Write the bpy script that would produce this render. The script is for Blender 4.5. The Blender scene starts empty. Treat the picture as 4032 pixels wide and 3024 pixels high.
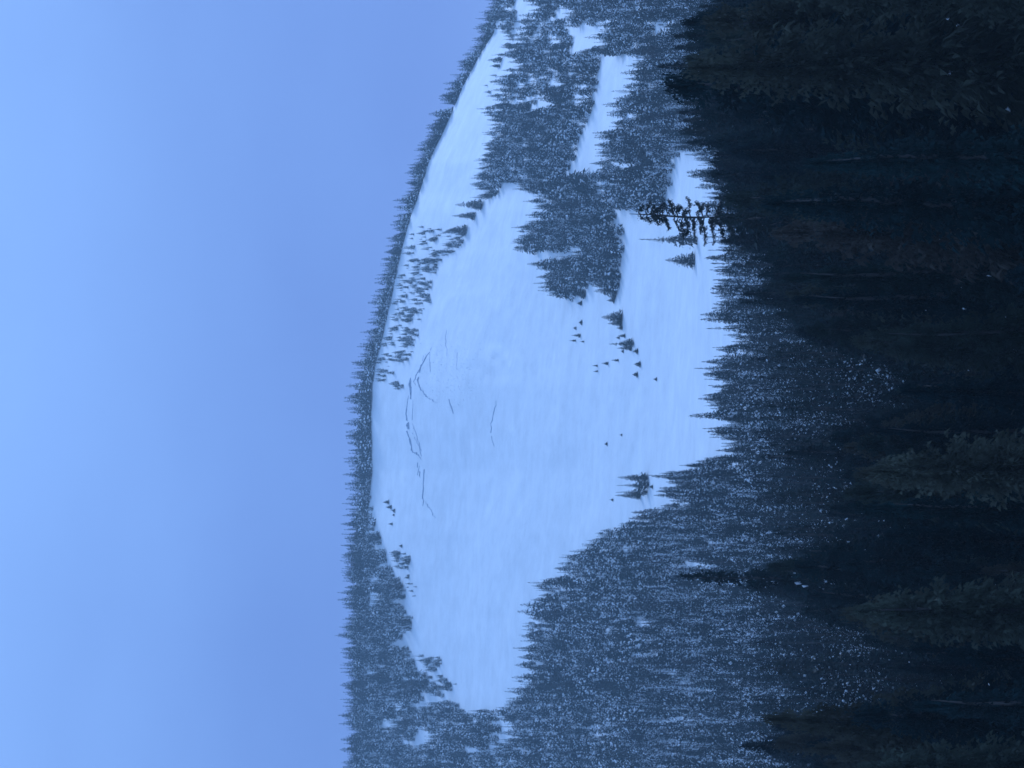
import bpy, math, random
import numpy as np
from mathutils import Matrix, Vector

random.seed(7)
rng = np.random.default_rng(11)
scene = bpy.context.scene
R = math.radians

# ------------------------------------------------------------------ camera, sky, sun, exposure
PITCH = R(9.0)
F_PX = 2016 / math.tan(R(10.0))
CP, SP = math.cos(PITCH), math.sin(PITCH)
cam_data = bpy.data.cameras.new('camera')
cam = bpy.data.objects.new('camera', cam_data)
scene.collection.objects.link(cam)
# the photograph is stored on its side: world up points to its left edge
cam.matrix_world = Matrix(((0, 1, 0, 0), (SP, 0, -CP, 0), (-CP, 0, -SP, 0), (0, 0, 0, 1)))
cam_data.sensor_fit = 'HORIZONTAL'
cam_data.sensor_width = 36
cam_data.lens = F_PX / 4032 * 36
cam_data.clip_start = 0.5
cam_data.clip_end = 12000
scene.camera = cam

SUN_EL, SUN_AZ = R(40), R(26)          # sun ahead of the camera, beyond the ridge, to its right
world = bpy.data.worlds.new("World")
scene.world = world
world.use_nodes = True
nt = world.node_tree
nt.nodes.clear()
w_out = nt.nodes.new('ShaderNodeOutputWorld')
w_bg = nt.nodes.new('ShaderNodeBackground')
w_sky = nt.nodes.new('ShaderNodeTexSky')
w_sky.sky_type = 'NISHITA'
w_sky.sun_disc = False
w_sky.sun_elevation = SUN_EL
w_sky.sun_rotation = SUN_AZ
w_sky.altitude = 1600
w_sky.air_density = 1.0
w_sky.dust_density = 0.6
w_sky.ozone_density = 2.0
w_mul = nt.nodes.new('ShaderNodeMix'); w_mul.data_type = 'RGBA'; w_mul.blend_type = 'MULTIPLY'
w_mul.inputs[0].default_value = 1
w_mul.inputs[7].default_value = (0.67, 0.495, 0.51, 1)
w_cn = nt.nodes.new('ShaderNodeTexNoise')
w_cn.inputs['Scale'].default_value = 5.0
w_cn.inputs['Detail'].default_value = 5
w_cn.inputs['Roughness'].default_value = 0.45
w_tc = nt.nodes.new('ShaderNodeTexCoord')
w_mp = nt.nodes.new('ShaderNodeMapping')
w_mp.inputs['Scale'].default_value = (1.6, 1, 3.2)
w_mr = nt.nodes.new('ShaderNodeMapRange')
w_mr.inputs['From Min'].default_value = 0.35
w_mr.inputs['From Max'].default_value = 0.75
w_mr.inputs['To Min'].default_value = 0.0
w_mr.inputs['To Max'].default_value = 0.10
w_cl = nt.nodes.new('ShaderNodeMix'); w_cl.data_type = 'RGBA'
w_cl.inputs[7].default_value = (5.75, 6.85, 8.3, 1)     # thin high cloud, thicker higher up
nt.links.new(w_tc.outputs['Generated'], w_mp.inputs['Vector'])
nt.links.new(w_mp.outputs[0], w_cn.inputs['Vector'])
nt.links.new(w_cn.outputs[0], w_mr.inputs['Value'])
nt.links.new(w_sky.outputs[0], w_mul.inputs[6])
nt.links.new(w_mul.outputs[2], w_cl.inputs[6])
w_sep = nt.nodes.new('ShaderNodeSeparateXYZ')
nt.links.new(w_tc.outputs['Generated'], w_sep.inputs[0])
w_el = nt.nodes.new('ShaderNodeMapRange'); w_el.interpolation_type = 'SMOOTHSTEP'
w_el.inputs['From Min'].default_value = 0.17; w_el.inputs['From Max'].default_value = 0.38
w_el.inputs['To Min'].default_value = 0.0; w_el.inputs['To Max'].default_value = 0.60
nt.links.new(w_sep.outputs[2], w_el.inputs['Value'])
w_add = nt.nodes.new('ShaderNodeMath'); w_add.operation = 'ADD'; w_add.use_clamp = True
nt.links.new(w_el.outputs[0], w_add.inputs[0]); nt.links.new(w_mr.outputs[0], w_add.inputs[1])
nt.links.new(w_add.outputs[0], w_cl.inputs[0])
nt.links.new(w_cl.outputs[2], w_bg.inputs['Color'])
nt.links.new(w_bg.outputs[0], w_out.inputs['Surface'])
w_bg.inputs['Strength'].default_value = 0.1

sun_data = bpy.data.lights.new('sun', 'SUN')
sun_data.energy = 1.15
sun_data.angle = R(12)     # seen through thin high cloud
sun_data.color = (1.0, 0.95, 0.88)
sun = bpy.data.objects.new('sun', sun_data)
scene.collection.objects.link(sun)
sdir = Vector((math.sin(SUN_AZ) * math.cos(SUN_EL), math.cos(SUN_AZ) * math.cos(SUN_EL), math.sin(SUN_EL)))
sun.rotation_euler = sdir.to_track_quat('Z', 'Y').to_euler()
sun.location = (0, 0, 300)

scene.view_settings.view_transform = 'Standard'
scene.view_settings.look = 'None'
scene.view_settings.gamma = 1
scene.view_settings.use_curve_mapping = False
scene.view_settings.exposure = 0.0
scene.view_settings.use_white_balance = True      # the camera's cold white balance
scene.view_settings.white_balance_temperature = 4300
scene.view_settings.white_balance_tint = 10
scene.cycles.volume_bounces = 1
scene.cycles.volume_step_rate = 4
scene.cycles.max_bounces = 6
scene.cycles.diffuse_bounces = 3

# ------------------------------------------------------------------ materials
def new_mat(name):
    m = bpy.data.materials.new(name)
    m.use_nodes = True
    n = m.node_tree.nodes
    return m, m.node_tree, n['Principled BSDF']

def noise(nt, scale, detail=4, rough=0.55, vec=None, dim=None):
    n = nt.nodes.new('ShaderNodeTexNoise')
    n.inputs['Scale'].default_value = scale
    n.inputs['Detail'].default_value = detail
    n.inputs['Roughness'].default_value = rough
    if vec is not None:
        nt.links.new(vec, n.inputs['Vector'])
    return n

def ramp(nt, fac, stops):
    r = nt.nodes.new('ShaderNodeValToRGB')
    e = r.color_ramp.elements
    e[0].position, e[0].color = stops[0][0], (*stops[0][1], 1)
    e[1].position, e[1].color = stops[-1][0], (*stops[-1][1], 1)
    for p, c in stops[1:-1]:
        x = e.new(p); x.color = (*c, 1)
    nt.links.new(fac, r.inputs[0])
    return r

def snow_material():
    m, t, b = new_mat('snow_ground')
    tc = t.nodes.new('ShaderNodeTexCoord')
    big = noise(t, 0.012, 5, 0.55, tc.outputs['Object'])
    mp = t.nodes.new('ShaderNodeMapping')
    mp.inputs['Scale'].default_value = (0.16, 0.02, 0.02)
    t.links.new(tc.outputs['Object'], mp.inputs['Vector'])
    streak = noise(t, 1.0, 6, 0.6, mp.outputs[0])
    mix = t.nodes.new('ShaderNodeMath'); mix.operation = 'MULTIPLY_ADD'
    t.links.new(streak.outputs[0], mix.inputs[0]); mix.inputs[1].default_value = 0.28
    half = t.nodes.new('ShaderNodeMath'); half.operation = 'MULTIPLY'; half.inputs[1].default_value = 0.72
    t.links.new(big.outputs[0], half.inputs[0]); t.links.new(half.outputs[0], mix.inputs[2])
    r = ramp(t, mix.outputs[0], [(0.3, (0.775, 0.80, 0.83)), (0.48, (0.81, 0.83, 0.86)), (0.7, (0.845, 0.865, 0.89))])
    gr = noise(t, 0.07, 6, 0.62, tc.outputs['Object'])
    gm = t.nodes.new('ShaderNodeMapRange')
    gm.inputs['From Min'].default_value = 0.3; gm.inputs['From Max'].default_value = 0.7
    gm.inputs['To Min'].default_value = 0.90; gm.inputs['To Max'].default_value = 1.04
    t.links.new(gr.outputs[0], gm.inputs['Value'])
    vm = t.nodes.new('ShaderNodeVectorMath'); vm.operation = 'SCALE'
    t.links.new(r.outputs[0], vm.inputs[0]); t.links.new(gm.outputs[0], vm.inputs['Scale'])
    t.links.new(vm.outputs[0], b.inputs['Base Color'])
    b.inputs['Roughness'].default_value = 0.65
    b.inputs['Specular IOR Level'].default_value = 0.25
    fine = noise(t, 0.9, 5, 0.6, tc.outputs['Object'])
    mid = noise(t, 0.09, 4, 0.5, tc.outputs['Object'])
    bp = t.nodes.new('ShaderNodeBump'); bp.inputs['Strength'].default_value = 0.35; bp.inputs['Distance'].default_value = 0.25
    bp2 = t.nodes.new('ShaderNodeBump'); bp2.inputs['Strength'].default_value = 0.5; bp2.inputs['Distance'].default_value = 1.2
    t.links.new(fine.outputs[0], bp.inputs['Height'])
    t.links.new(mid.outputs[0], bp2.inputs['Height'])
    t.links.new(bp2.outputs[0], bp.inputs['Normal'])
    t.links.new(bp.outputs[0], b.inputs['Normal'])
    return m

def needle_material(name, cols, far=False):
    m, t, b = new_mat(name)
    oi = t.nodes.new('ShaderNodeObjectInfo')
    tc = t.nodes.new('ShaderNodeTexCoord')
    r = ramp(t, oi.outputs['Random'], cols)
    n = noise(t, 9.0, 4, 0.7, tc.outputs['Object'])
    br = t.nodes.new('ShaderNodeMapRange')
    br.inputs['From Min'].default_value = 0.3; br.inputs['From Max'].default_value = 0.72
    br.inputs['To Min'].default_value = 0.4; br.inputs['To Max'].default_value = 1.8
    t.links.new(n.outputs[0], br.inputs['Value'])
    mu = t.nodes.new('ShaderNodeVectorMath'); mu.operation = 'SCALE'
    t.links.new(r.outputs[0], mu.inputs[0]); t.links.new(br.outputs[0], mu.inputs['Scale'])
    t.links.new(mu.outputs[0], b.inputs['Base Color'])
    b.inputs['Roughness'].default_value = 0.7
    b.inputs['Specular IOR Level'].default_value = 0.15
    return m

def bark_material(name, c0, c1):
    m, t, b = new_mat(name)
    tc = t.nodes.new('ShaderNodeTexCoord')
    mp = t.nodes.new('ShaderNodeMapping'); mp.inputs['Scale'].default_value = (60, 60, 9)
    t.links.new(tc.outputs['Object'], mp.inputs['Vector'])
    n = noise(t, 1.0, 5, 0.65, mp.outputs[0])
    r = ramp(t, n.outputs[0], [(0.3, c0), (0.7, c1)])
    t.links.new(r.outputs[0], b.inputs['Base Color'])
    b.inputs['Roughness'].default_value = 0.85
    return m

MAT_SNOW = snow_material()
MAT_NEEDLE = needle_material('conifer_needles', [(0.0, (0.003, 0.010, 0.014)), (0.45, (0.006, 0.018, 0.019)), (0.75, (0.011, 0.024, 0.023)), (0.95, (0.022, 0.029, 0.024)), (1.0, (0.028, 0.025, 0.023))])
MAT_BARK = bark_material('conifer_bark', (0.022, 0.022, 0.022), (0.07, 0.064, 0.058))
MAT_GREYWOOD = bark_material('weathered_wood', (0.03, 0.03, 0.03), (0.11, 0.105, 0.10))
m, t, b = new_mat('branch_snow')
b.inputs['Base Color'].default_value = (0.88, 0.90, 0.93, 1); b.inputs['Roughness'].default_value = 0.6
MAT_BSNOW = m
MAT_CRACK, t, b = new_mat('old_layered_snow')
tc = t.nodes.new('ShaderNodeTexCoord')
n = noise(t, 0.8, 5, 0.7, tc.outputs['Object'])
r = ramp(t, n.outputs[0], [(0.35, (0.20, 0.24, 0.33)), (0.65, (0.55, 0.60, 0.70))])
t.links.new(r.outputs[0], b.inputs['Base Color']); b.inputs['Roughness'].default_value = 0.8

def tag(o, label=None, cat=None, group=None, kind=None):
    if label: o['label'] = label
    if cat: o['category'] = cat
    if group: o['group'] = group
    if kind: o['kind'] = kind
    return o

def mesh_from(name, V, faces, mats, smooth=False, mat_idx=None):
    me = bpy.data.meshes.new(name)
    me.from_pydata([tuple(v) for v in V] if not isinstance(V, np.ndarray) else V.tolist(), [], faces if isinstance(faces, list) else faces.tolist())
    for mm in mats: me.materials.append(mm)
    if smooth: me.polygons.foreach_set('use_smooth', [True] * len(me.polygons))
    if mat_idx is not None: me.polygons.foreach_set('material_index', mat_idx)
    me.update()
    return me

def link(name, me, parent=None):
    o = bpy.data.objects.new(name, me)
    scene.collection.objects.link(o)
    if parent is not None: o.parent = parent
    return o

# ------------------------------------------------------------------ the shape of the mountain
def interp_tab(tab, y):
    a = np.array(tab, float)
    return np.interp(y, a[:, 0], a[:, 1])

CREST = [(-900, 2150), (-300, 2050), (0, 1985), (60, 1960), (130, 1945), (190, 1905), (250, 1872), (340, 1825), (440, 1782), (540, 1738), (640, 1690),
         (760, 1655), (830, 1628), (900, 1608), (1000, 1580), (1100, 1558), (1200, 1532), (1320, 1503), (1430, 1475), (1520, 1460),
         (1700, 1455), (1850, 1462), (2000, 1450), (2100, 1438), (2300, 1432), (2500, 1428), (2700, 1438), (2900, 1432), (3024, 1442),
         (3400, 1470), (4200, 1600)]
D_CREST = 1850.0
S_D = np.array([1000, 1130, 1250, 1500, 1700, 1800, 1850.])
S_S = np.array([0, .13, .29, .59, .83, .945, 1.0])
NEAR_D = np.array([230, 350, 500, 700, 850, 1000.])
NEAR_V = np.array([4040, 3670, 3440, 3190, 3000, 2800.])

def side_shift(y):
    return interp_tab([(-500, 1), (500, 1), (900, .75), (1200, .2), (1500, 0), (5000, 0)], y)

def elev_of(x, y):
    """elevation and azimuth of the sight line through photo point x, y"""
    ax, ay = (x - 2016) / F_PX, (1512 - y) / F_PX
    dx, dy, dz = ay, CP + ax * SP, SP - ax * CP
    return np.arctan2(dz, np.hypot(dx, dy)), np.arctan2(dx, dy)

def prof_v(d, y):
    """photo x at which the ground stands at distance d, 230 m and beyond"""
    v_near = np.interp(d, NEAR_D, NEAR_V) - side_shift(y) * np.interp(d, [230, 350, 450, 700, 1000], [260, 330, 250, 60, 0])
    s = np.interp(d, S_D, S_S)
    return np.where(d <= 1000, v_near, 2800 - (2800 - interp_tab(CREST, y)) * s)

def vnoise(x, y, seed):
    xi, yi = np.floor(x).astype(int), np.floor(y).astype(int)
    fx, fy = x - xi, y - yi
    fx, fy = fx * fx * (3 - 2 * fx), fy * fy * (3 - 2 * fy)
    def h(a, b):
        n = (a * 374761393 + b * 668265263 + seed * 974634777) & 0x7fffffff
        n = ((n ^ (n >> 13)) * 1274126177) & 0x7fffffff
        return ((n ^ (n >> 16)) & 0xffff) / 65535.0
    return (h(xi, yi) * (1 - fx) + h(xi + 1, yi) * fx) * (1 - fy) + (h(xi, yi + 1) * (1 - fx) + h(xi + 1, yi + 1) * fx) * fy - 0.5

AZ = np.unique(np.concatenate([np.linspace(-180, -30, 16), np.linspace(-30, -10, 30), np.linspace(-10, 10, 340), np.linspace(10, 30, 30), np.linspace(30, 180, 16)]))
AZ = R(1) * AZ
DD = np.concatenate([np.linspace(1.5, 60, 12)[:-1], np.linspace(60, 230, 30)[:-1], np.linspace(230, 1000, 110)[:-1], np.linspace(1000, 1850, 170)[:-1], np.linspace(1850, 1950, 30)[:-1], np.linspace(1950, 2600, 16)])

def build_height():
    A, D = np.meshgrid(AZ, DD, indexing='ij')
    azc = np.clip(A, R(-11), R(11))
    v = np.full(A.shape, 2600.0)
    for _ in range(4):
        ay = np.tan(azc) * (CP + (v - 2016) / F_PX * SP)
        y = 1512 - ay * F_PX
        v = prof_v(np.clip(D, 230, D_CREST), y)
    ev, _a = elev_of(v, y)
    Z = np.tan(ev) * np.clip(D, 230, D_CREST)
    # close in: from the camera's own bank down to the valley floor
    znear = np.interp(D, [0, 2, 60, 100, 160, 230], [-1.7, -1.8, -10.6, -11.5, -9.5, 0])
    z230 = Z[:, np.argmin(abs(DD - 230))][:, None]
    w = np.clip((D - 100) / 130, 0, 1)
    Z = np.where(D < 230, np.interp(D, [0, 2, 60, 100, 160], [-1.7, -1.8, -10.6, -11.5, -9.8]) * (1 - w) + z230 * w, Z)
    # beyond the crest the ground drops away
    over = np.clip(D - D_CREST, 0, None)
    Z = Z - 0.06 * over - 0.00028 * over ** 2
    # to the sides and behind: lower country
    side = np.clip((abs(A) - R(14)) / R(70), 0, 1)
    side = side * side * (3 - 2 * side)
    Z = Z * (1 - 0.82 * side * np.clip(D / 230, 0, 1))
    X, Y = np.sin(A) * D, np.cos(A) * D
    amp = np.clip((D - 40) / 400, 0.05, 1)
    fade = np.where(abs(D - D_CREST) < 60, 0.45, 1.0)
    Z = Z + fade * amp * (5.0 * vnoise(X / 130, Y / 150, 1) + 2.2 * vnoise(X / 42, Y / 60, 2) + 0.7 * vnoise(X / 13, Y / 17, 3) + 0.25 * vnoise(X / 5, Y / 8, 4))
    # broken blocks left on the bed of the slide
    e0, a0 = elev_of(1790, 1440)
    mask = np.exp(-((A - a0) / R(.55)) ** 2 - ((D - 1560) / 80) ** 2)
    Z = Z + mask * (1.2 * vnoise(X / 4.5, Y / 7, 31) + 0.6 * vnoise(X / 9, Y / 5, 32))
    return X, Y, Z
GX, GY, GZ = build_height()
GE = np.arctan2(GZ, DD[None, :])

def ground_z(az, d):
    ai = np.clip(np.searchsorted(AZ, az) - 1, 0, len(AZ) - 2)
    di = np.clip(np.searchsorted(DD, d) - 1, 0, len(DD) - 2)
    fa = (az - AZ[ai]) / (AZ[ai + 1] - AZ[ai]); fd = (d - DD[di]) / (DD[di + 1] - DD[di])
    return (GZ[ai, di] * (1 - fa) + GZ[ai + 1, di] * fa) * (1 - fd) + (GZ[ai, di + 1] * (1 - fa) + GZ[ai + 1, di + 1] * fa) * fd

def project(P):
    P = np.asarray(P, float)
    f = P[..., 1] * CP + P[..., 2] * SP
    return 2016 + F_PX * (P[..., 1] * SP - P[..., 2] * CP) / f, 1512 - F_PX * P[..., 0] / f

def on_ground(x, y):
    """where the sight line through photo point x, y first meets the ground"""
    e, az = elev_of(x, y)
    ds = np.linspace(150, 1850, 1800)
    zs = ground_z(np.full_like(ds, az), ds)
    k = np.argmax(np.arctan2(zs, ds) >= e)
    if k == 0: k = len(ds) - 1
    d = ds[k]
    return np.array([math.sin(az) * d, math.cos(az) * d, zs[k]])

def terrain():
    na, nd = GX.shape
    V = np.stack([GX, GY, GZ], -1).reshape(-1, 3)
    i, j = np.meshgrid(np.arange(na - 1), np.arange(nd - 1), indexing='ij')
    a = (i * nd + j).ravel(); 
    F = np.stack([a, a + 1, a + nd + 1, a + nd], -1)
    me = mesh_from('snow_slope', V, F, [MAT_SNOW], smooth=True)
    # a disc under the camera closes the innermost ring
    o = link('snow_slope', me)
    tag(o, 'smooth snow covered mountainside rising to the wooded ridge', kind='structure')
    ring = [tuple(V[k * nd]) for k in range(na - 1)]
    me2 = mesh_from('snow_bank', ring + [(0, 0, -1.7)], [[k, (k + 1) % len(ring), len(ring)] for k in range(len(ring))], [MAT_SNOW])
    tag(link('snow_bank', me2), kind='structure')
terrain()

# ------------------------------------------------------------------ conifer shapes, one metre tall, scaled in place
def kites(p0, p1, side, sag):
    mid = (p0 * 0.45 + p1 * 0.55)
    mid[:, 2] += sag
    n = len(p0)
    V = np.stack([p0, mid + side, p1, mid - side], 1).reshape(-1, 3)
    k = np.arange(n)[:, None] * 4
    F = np.concatenate([k + np.array([[0, 1, 2]]), k + np.array([[0, 2, 3]])], 0)
    return V, F

def crown_shape(seed, whorls, per, sprays, rb, low=0.06, droop=0.35, gap=0.0, power=0.85, spire=0.0, size=0.5, lean=0.0, rough=0.5, wide=0.26):
    g = np.random.default_rng(seed)
    P0, P1, SD = [], [], []
    hs = np.linspace(low, 0.985, whorls) + g.normal(0, 0.25 / whorls, whorls)
    hs = np.clip(hs, 0.01, 0.985)
    lump = g.uniform(0.75, 1.25, 9)
    for h in hs:
        if g.random() < gap: continue
        prof = (1 - h) ** power
        if spire: prof *= 1 - spire * np.clip((h - 0.45) / 0.3, 0, 1)
        prof *= min(1.0, 0.55 + (h - low) * 4)
        r = rb * prof * np.interp(h, np.linspace(0, 1, 9), lump) + 0.008
        nb = max(3, int(round(per * (0.55 + 0.6 * prof))))
        az = g.uniform(0, 2 * np.pi) + np.arange(nb) * 2 * np.pi / nb + g.normal(0, 0.25, nb)
        L = r * g.uniform(0.55, 1.22, nb)
        for a, l in zip(az, L):
            u = np.array([math.cos(a), math.sin(a), 0])
            s = np.array([-u[1], u[0], 0])
            dr = droop * (1.15 - h) * g.uniform(0.6, 1.4)
            up = 0.35 * max(0, h - 0.55)
            base = np.array([0, 0, h])
            for q in range(sprays):
                f = (q + 0.3) / sprays if sprays > 1 else 0.0
                a0 = f * 0.8 * g.uniform(0.8, 1.1)
                pos = base + u * l * a0 + np.array([0, 0, l * (up - dr) * a0])
                sway = g.uniform(-0.9, 0.9) if sprays > 1 else g.uniform(-.2, .2)
                ln = l * (size if sprays > 1 else 1.0) * g.uniform(0.7, 1.2)
                dirv = u * math.cos(sway) + s * math.sin(sway) + np.array([0, 0, up - dr * g.uniform(0.8, 1.7) + rough * g.normal(-.1, .55)])
                pos = pos + np.array([0, 0, rough * g.normal(0, .6 / whorls)])
                P0.append(pos); P1.append(pos + dirv * ln)
                w = ln * (wide if sprays > 1 else 0.30) * g.uniform(0.7, 1.3)
                tl = g.uniform(-1.3, 1.3) if rough > .6 else g.uniform(-0.9, 0.9)
                sv = (s * math.cos(sway) - u * math.sin(sway)) * math.cos(tl) + np.array([0, 0, math.sin(tl)])
                SD.append(sv * w)
    # leader shoot
    for k in range(3):
        a = k * 2.1
        P0.append(np.array([0, 0, 0.90])); P1.append(np.array([lean * .02, 0, 1.0])); SD.append(np.array([math.cos(a), math.sin(a), 0]) * 0.006)
    P0, P1, SD = np.array(P0), np.array(P1), np.array(SD)
    return P0, P1, SD

def crown_mesh(name, shape, sag=0.006):
    P0, P1, SD = shape
    V, F = kites(P0, P1, SD, sag)
    return mesh_from(name, V, F, [MAT_NEEDLE])

def snow_mesh(name, shape, share, seed, grow=0.3):
    g = np.random.default_rng(seed)
    P0, P1, SD = shape
    L = np.linalg.norm(P1 - P0, axis=1)
    score = g.random(len(P0)) < share * np.clip(L / np.median(L), 0.3, 2) * np.interp(P0[:, 2], [0, .6, .85], [1.25, 1, .15])
    P0, P1, SD = P0[score], P1[score], SD[score]
    c = P0 * 0.3 + P1 * 0.7
    # pillows of snow lying on the sprays: flattened eight faced lumps
    ax = (P1 - P0); ax /= np.linalg.norm(ax, axis=1)[:, None] + 1e-9
    sd = SD / (np.linalg.norm(SD, axis=1)[:, None] + 1e-9)
    r = np.minimum(L[score] * grow * g.uniform(.35, 1.1, len(c)), grow * .078 * g.uniform(.45, 1, len(c)))[:, None]
    up = np.array([[0, 0, 1.0]])
    V = np.stack([c + ax * r, c + sd * r * .75, c - ax * r, c - sd * r * .75, c + up * r * .62 + up * .003, c - up * r * .35], 1).reshape(-1, 3)
    k = np.arange(len(c))[:, None] * 6
    F = np.concatenate([k + np.array([[a, b_, q]]) for a, b_, q in ((0, 1, 4), (1, 2, 4), (2, 3, 4), (3, 0, 4), (1, 0, 5), (2, 1, 5), (3, 2, 5), (0, 3, 5))], 0)
    return mesh_from(name, V, F, [MAT_BSNOW], smooth=True)

def tube(pts, radii, seg=6):
    V, F = [], []
    pts = [Vector(p) for p in pts]
    for i, p in enumerate(pts):
        d = (pts[min(i + 1, len(pts) - 1)] - pts[max(i - 1, 0)]).normalized()
        q = d.to_track_quat('Z', 'Y')
        for k in range(seg):
            a = 2 * math.pi * k / seg
            V.append(tuple(p + q @ Vector((math.cos(a) * radii[i], math.sin(a) * radii[i], 0))))
    for i in range(len(pts) - 1):
        for k in range(seg):
            a, b_ = i * seg + k, i * seg + (k + 1) % seg
            F.append([a, b_, b_ + seg, a + seg])
    n = len(V)
    F.append([n - seg + k for k in range(seg)])
    F.append([seg - 1 - k for k in range(seg)])
    return V, F

def join_vf(parts):
    V, F = [], []
    for v, f in parts:
        n = len(V)
        V += list(v); F += [[i + n for i in q] for q in f]
    return V, F

def trunk_mesh(name, seed, r0=0.017, mat=None, top=0.96, seg=6):
    g = random.Random(seed)
    hs = [-0.03, 0.0, 0.05, 0.3, 0.6, 0.85, top]
    pts = [(g.uniform(-.002, .002) * k, g.uniform(-.002, .002) * k, h) for k, h in enumerate(hs)]
    V, F = tube(pts, [r0 * 1.35, r0 * 1.2, r0, r0 * .78, r0 * .5, r0 * .22, r0 * .06], seg)
    return mesh_from(name, V, F, [mat or MAT_BARK], smooth=True)

CLOSE_KIND, NEAR_KIND, FORE_KIND, MID_KIND, FAR_KIND = [], [], [], [], []
def kind(lst, seed, share, grow=0.3, **kw):
    sh = crown_shape(seed, **kw)
    lst.append((crown_mesh('conifer_crown', sh), trunk_mesh('conifer_trunk', seed), snow_mesh('conifer_snow', sh, share, seed, grow)))
    lst[-1][0]['fine'] = 1
for s in range(5):
    kind(NEAR_KIND, 100 + s, [.045, .006, .080, .003, .025][s], whorls=58, per=9, sprays=8, rb=[.135, .16, .12, .18, .15][s], low=0.05, droop=[.35, .45, .3, .5, .4][s], gap=0.04, power=[.85, .75, .9, .7, .8][s], size=.5, rough=1.0)
MAT_FOREST = MAT_NEEDLE
MAT_NEEDLE = needle_material('near_needles', [(0.0, (0.004, 0.012, 0.016)), (0.4, (0.007, 0.020, 0.021)), (0.55, (0.020, 0.030, 0.024)), (0.75, (0.044, 0.052, 0.037)), (0.93, (0.050, 0.050, 0.034)), (1.0, (0.048, 0.041, 0.036))])
for s in range(4):
    kind(CLOSE_KIND, 150 + s, 0.0022, whorls=66, per=9, sprays=36, rb=[.15, .18, .14, .2][s], low=0.04, droop=[.35, .5, .4, .45][s], gap=0.05, power=[.85, .7, .9, .75][s], size=.17, rough=.9, wide=.2)
MAT_CLOSE, MAT_NEEDLE = MAT_NEEDLE, MAT_FOREST
for lst_, base_, grow_, shares in ((FORE_KIND, 250, .27, [.34, .16, .44, .04, .26, .50, .01]), (MID_KIND, 200, .60, [.24, .08, .30, .02, .17, .34, .12])):
    for s in range(7):
        kind(lst_, base_ + s, shares[s], grow_, whorls=34, per=8, sprays=4, rb=[.125, .15, .11, .14, .16, .12, .135][s], low=0.05, droop=.38, gap=[.03, .05, .12, .05, .03, .2, .05][s], power=[.85, .75, .9, .75, .7, .85, 1.0][s], spire=[.1, 0, .35, .2, 0, .25, .4][s], size=.55, rough=.8)
for s in range(6):
    kind(FAR_KIND, 300 + s, [.13, .20, .02, .16, .01, .10][s], .8, whorls=26, per=8, sprays=2, rb=[.15, .175, .13, .16, .19, .14][s], low=0.03, droop=.36, gap=[.03, .05, .1, .05, .03, .12][s], power=[.75, .65, .85, .7, .65, .8][s], spire=[.1, 0, .3, .15, 0, .2][s], size=.66, rough=.8)

# ------------------------------------------------------------------ where the trees stand
def poly_in(poly, x, y):
    x, y = np.asarray(x, float), np.asarray(y, float)
    inside = np.zeros(x.shape, bool)
    p = np.array(poly, float)
    j = len(p) - 1
    for i in range(len(p)):
        xi, yi, xj, yj = *p[i], *p[j]
        c = ((yi > y) != (yj > y)) & (x < (xj - xi) * (y - yi) / (yj - yi + 1e-9) + xi)
        inside ^= c
        j = i
    return inside

SNOW_BOWL = [(1945, 130), (1870, 250), (1820, 340), (1780, 440), (1730, 540), (1690, 640), (1650, 760), (1620, 830), (1600, 900), (1570, 1000), (1550, 1100),
    (1525, 1200), (1495, 1320), (1465, 1430), (1450, 1520), (1445, 1700), (1455, 1850), (1475, 2050), (1500, 2110), (1530, 2200), (1560, 2260), (1610, 2330),
    (1635, 2440), (1625, 2500), (1620, 2570), (1660, 2640), (1715, 2670), (1760, 2730), (1800, 2760), (1840, 2795), (1900, 2800), (1950, 2795), (2000, 2750),
    (2020, 2660), (2050, 2600), (2060, 2480), (2080, 2400), (2105, 2300), (2170, 2270), (2200, 2230), (2220, 2170), (2310, 2130), (2360, 2090), (2460, 2060),
    (2530, 2010), (2670, 1980), (2600, 1950), (2590, 1900), (2620, 1860), (2700, 1830), (2820, 1800), (2850, 1760), (2825, 1700), (2785, 1640), (2765, 1540),
    (2785, 1460), (2815, 1400), (2870, 1350), (2855, 1290), (2795, 1240), (2830, 1180), (2810, 1120), (2830, 1030), (2840, 960), (2810, 900), (2800, 860),
    (2780, 760), (2750, 680), (2720, 600), (2690, 580), (2665, 640), (2650, 720), (2630, 790), (2540, 830), (2470, 850), (2440, 880), (2480, 930), (2450, 1000),
    (2450, 1080), (2430, 1160), (2380, 1160), (2330, 1090), (2300, 1140), (2230, 1170), (2130, 1150), (2130, 1080), (2170, 1020), (2250, 990), (2200, 985),
    (2060, 985), (2010, 970), (2020, 930), (2040, 900), (2060, 870), (2100, 840), (2090, 800), (2050, 795), (2140, 780), (2050, 755), (1990, 715), (1970, 760),
    (1930, 790), (1880, 800), (1860, 740), (1870, 690), (1880, 640), (1900, 580), (1930, 500), (1900, 430), (1920, 400), (1890, 340), (1920, 290), (1930, 250),
    (1960, 200), (1990, 140), (1975, 115)]
SNOW_STRIP = [(2370, 210), (2500, 215), (2490, 240), (2485, 300), (2465, 330), (2435, 370), (2415, 430), (2395, 490), (2365, 540), (2345, 600), (2330, 670), (2240, 700),
    (2225, 690), (2270, 620), (2290, 550), (2310, 490), (2335, 430), (2355, 350), (2365, 280)]
SNOW_PATCH = [(2260, 150), (2300, 90), (2400, 85), (2340, 120), (2360, 190), (2290, 190), (2250, 240)]
SNOW_NOOK = [(2570, 140), (2590, 90), (2650, 70), (2620, 130)]
CLEAR = [SNOW_BOWL, SNOW_STRIP, SNOW_PATCH, SNOW_NOOK]
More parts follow.
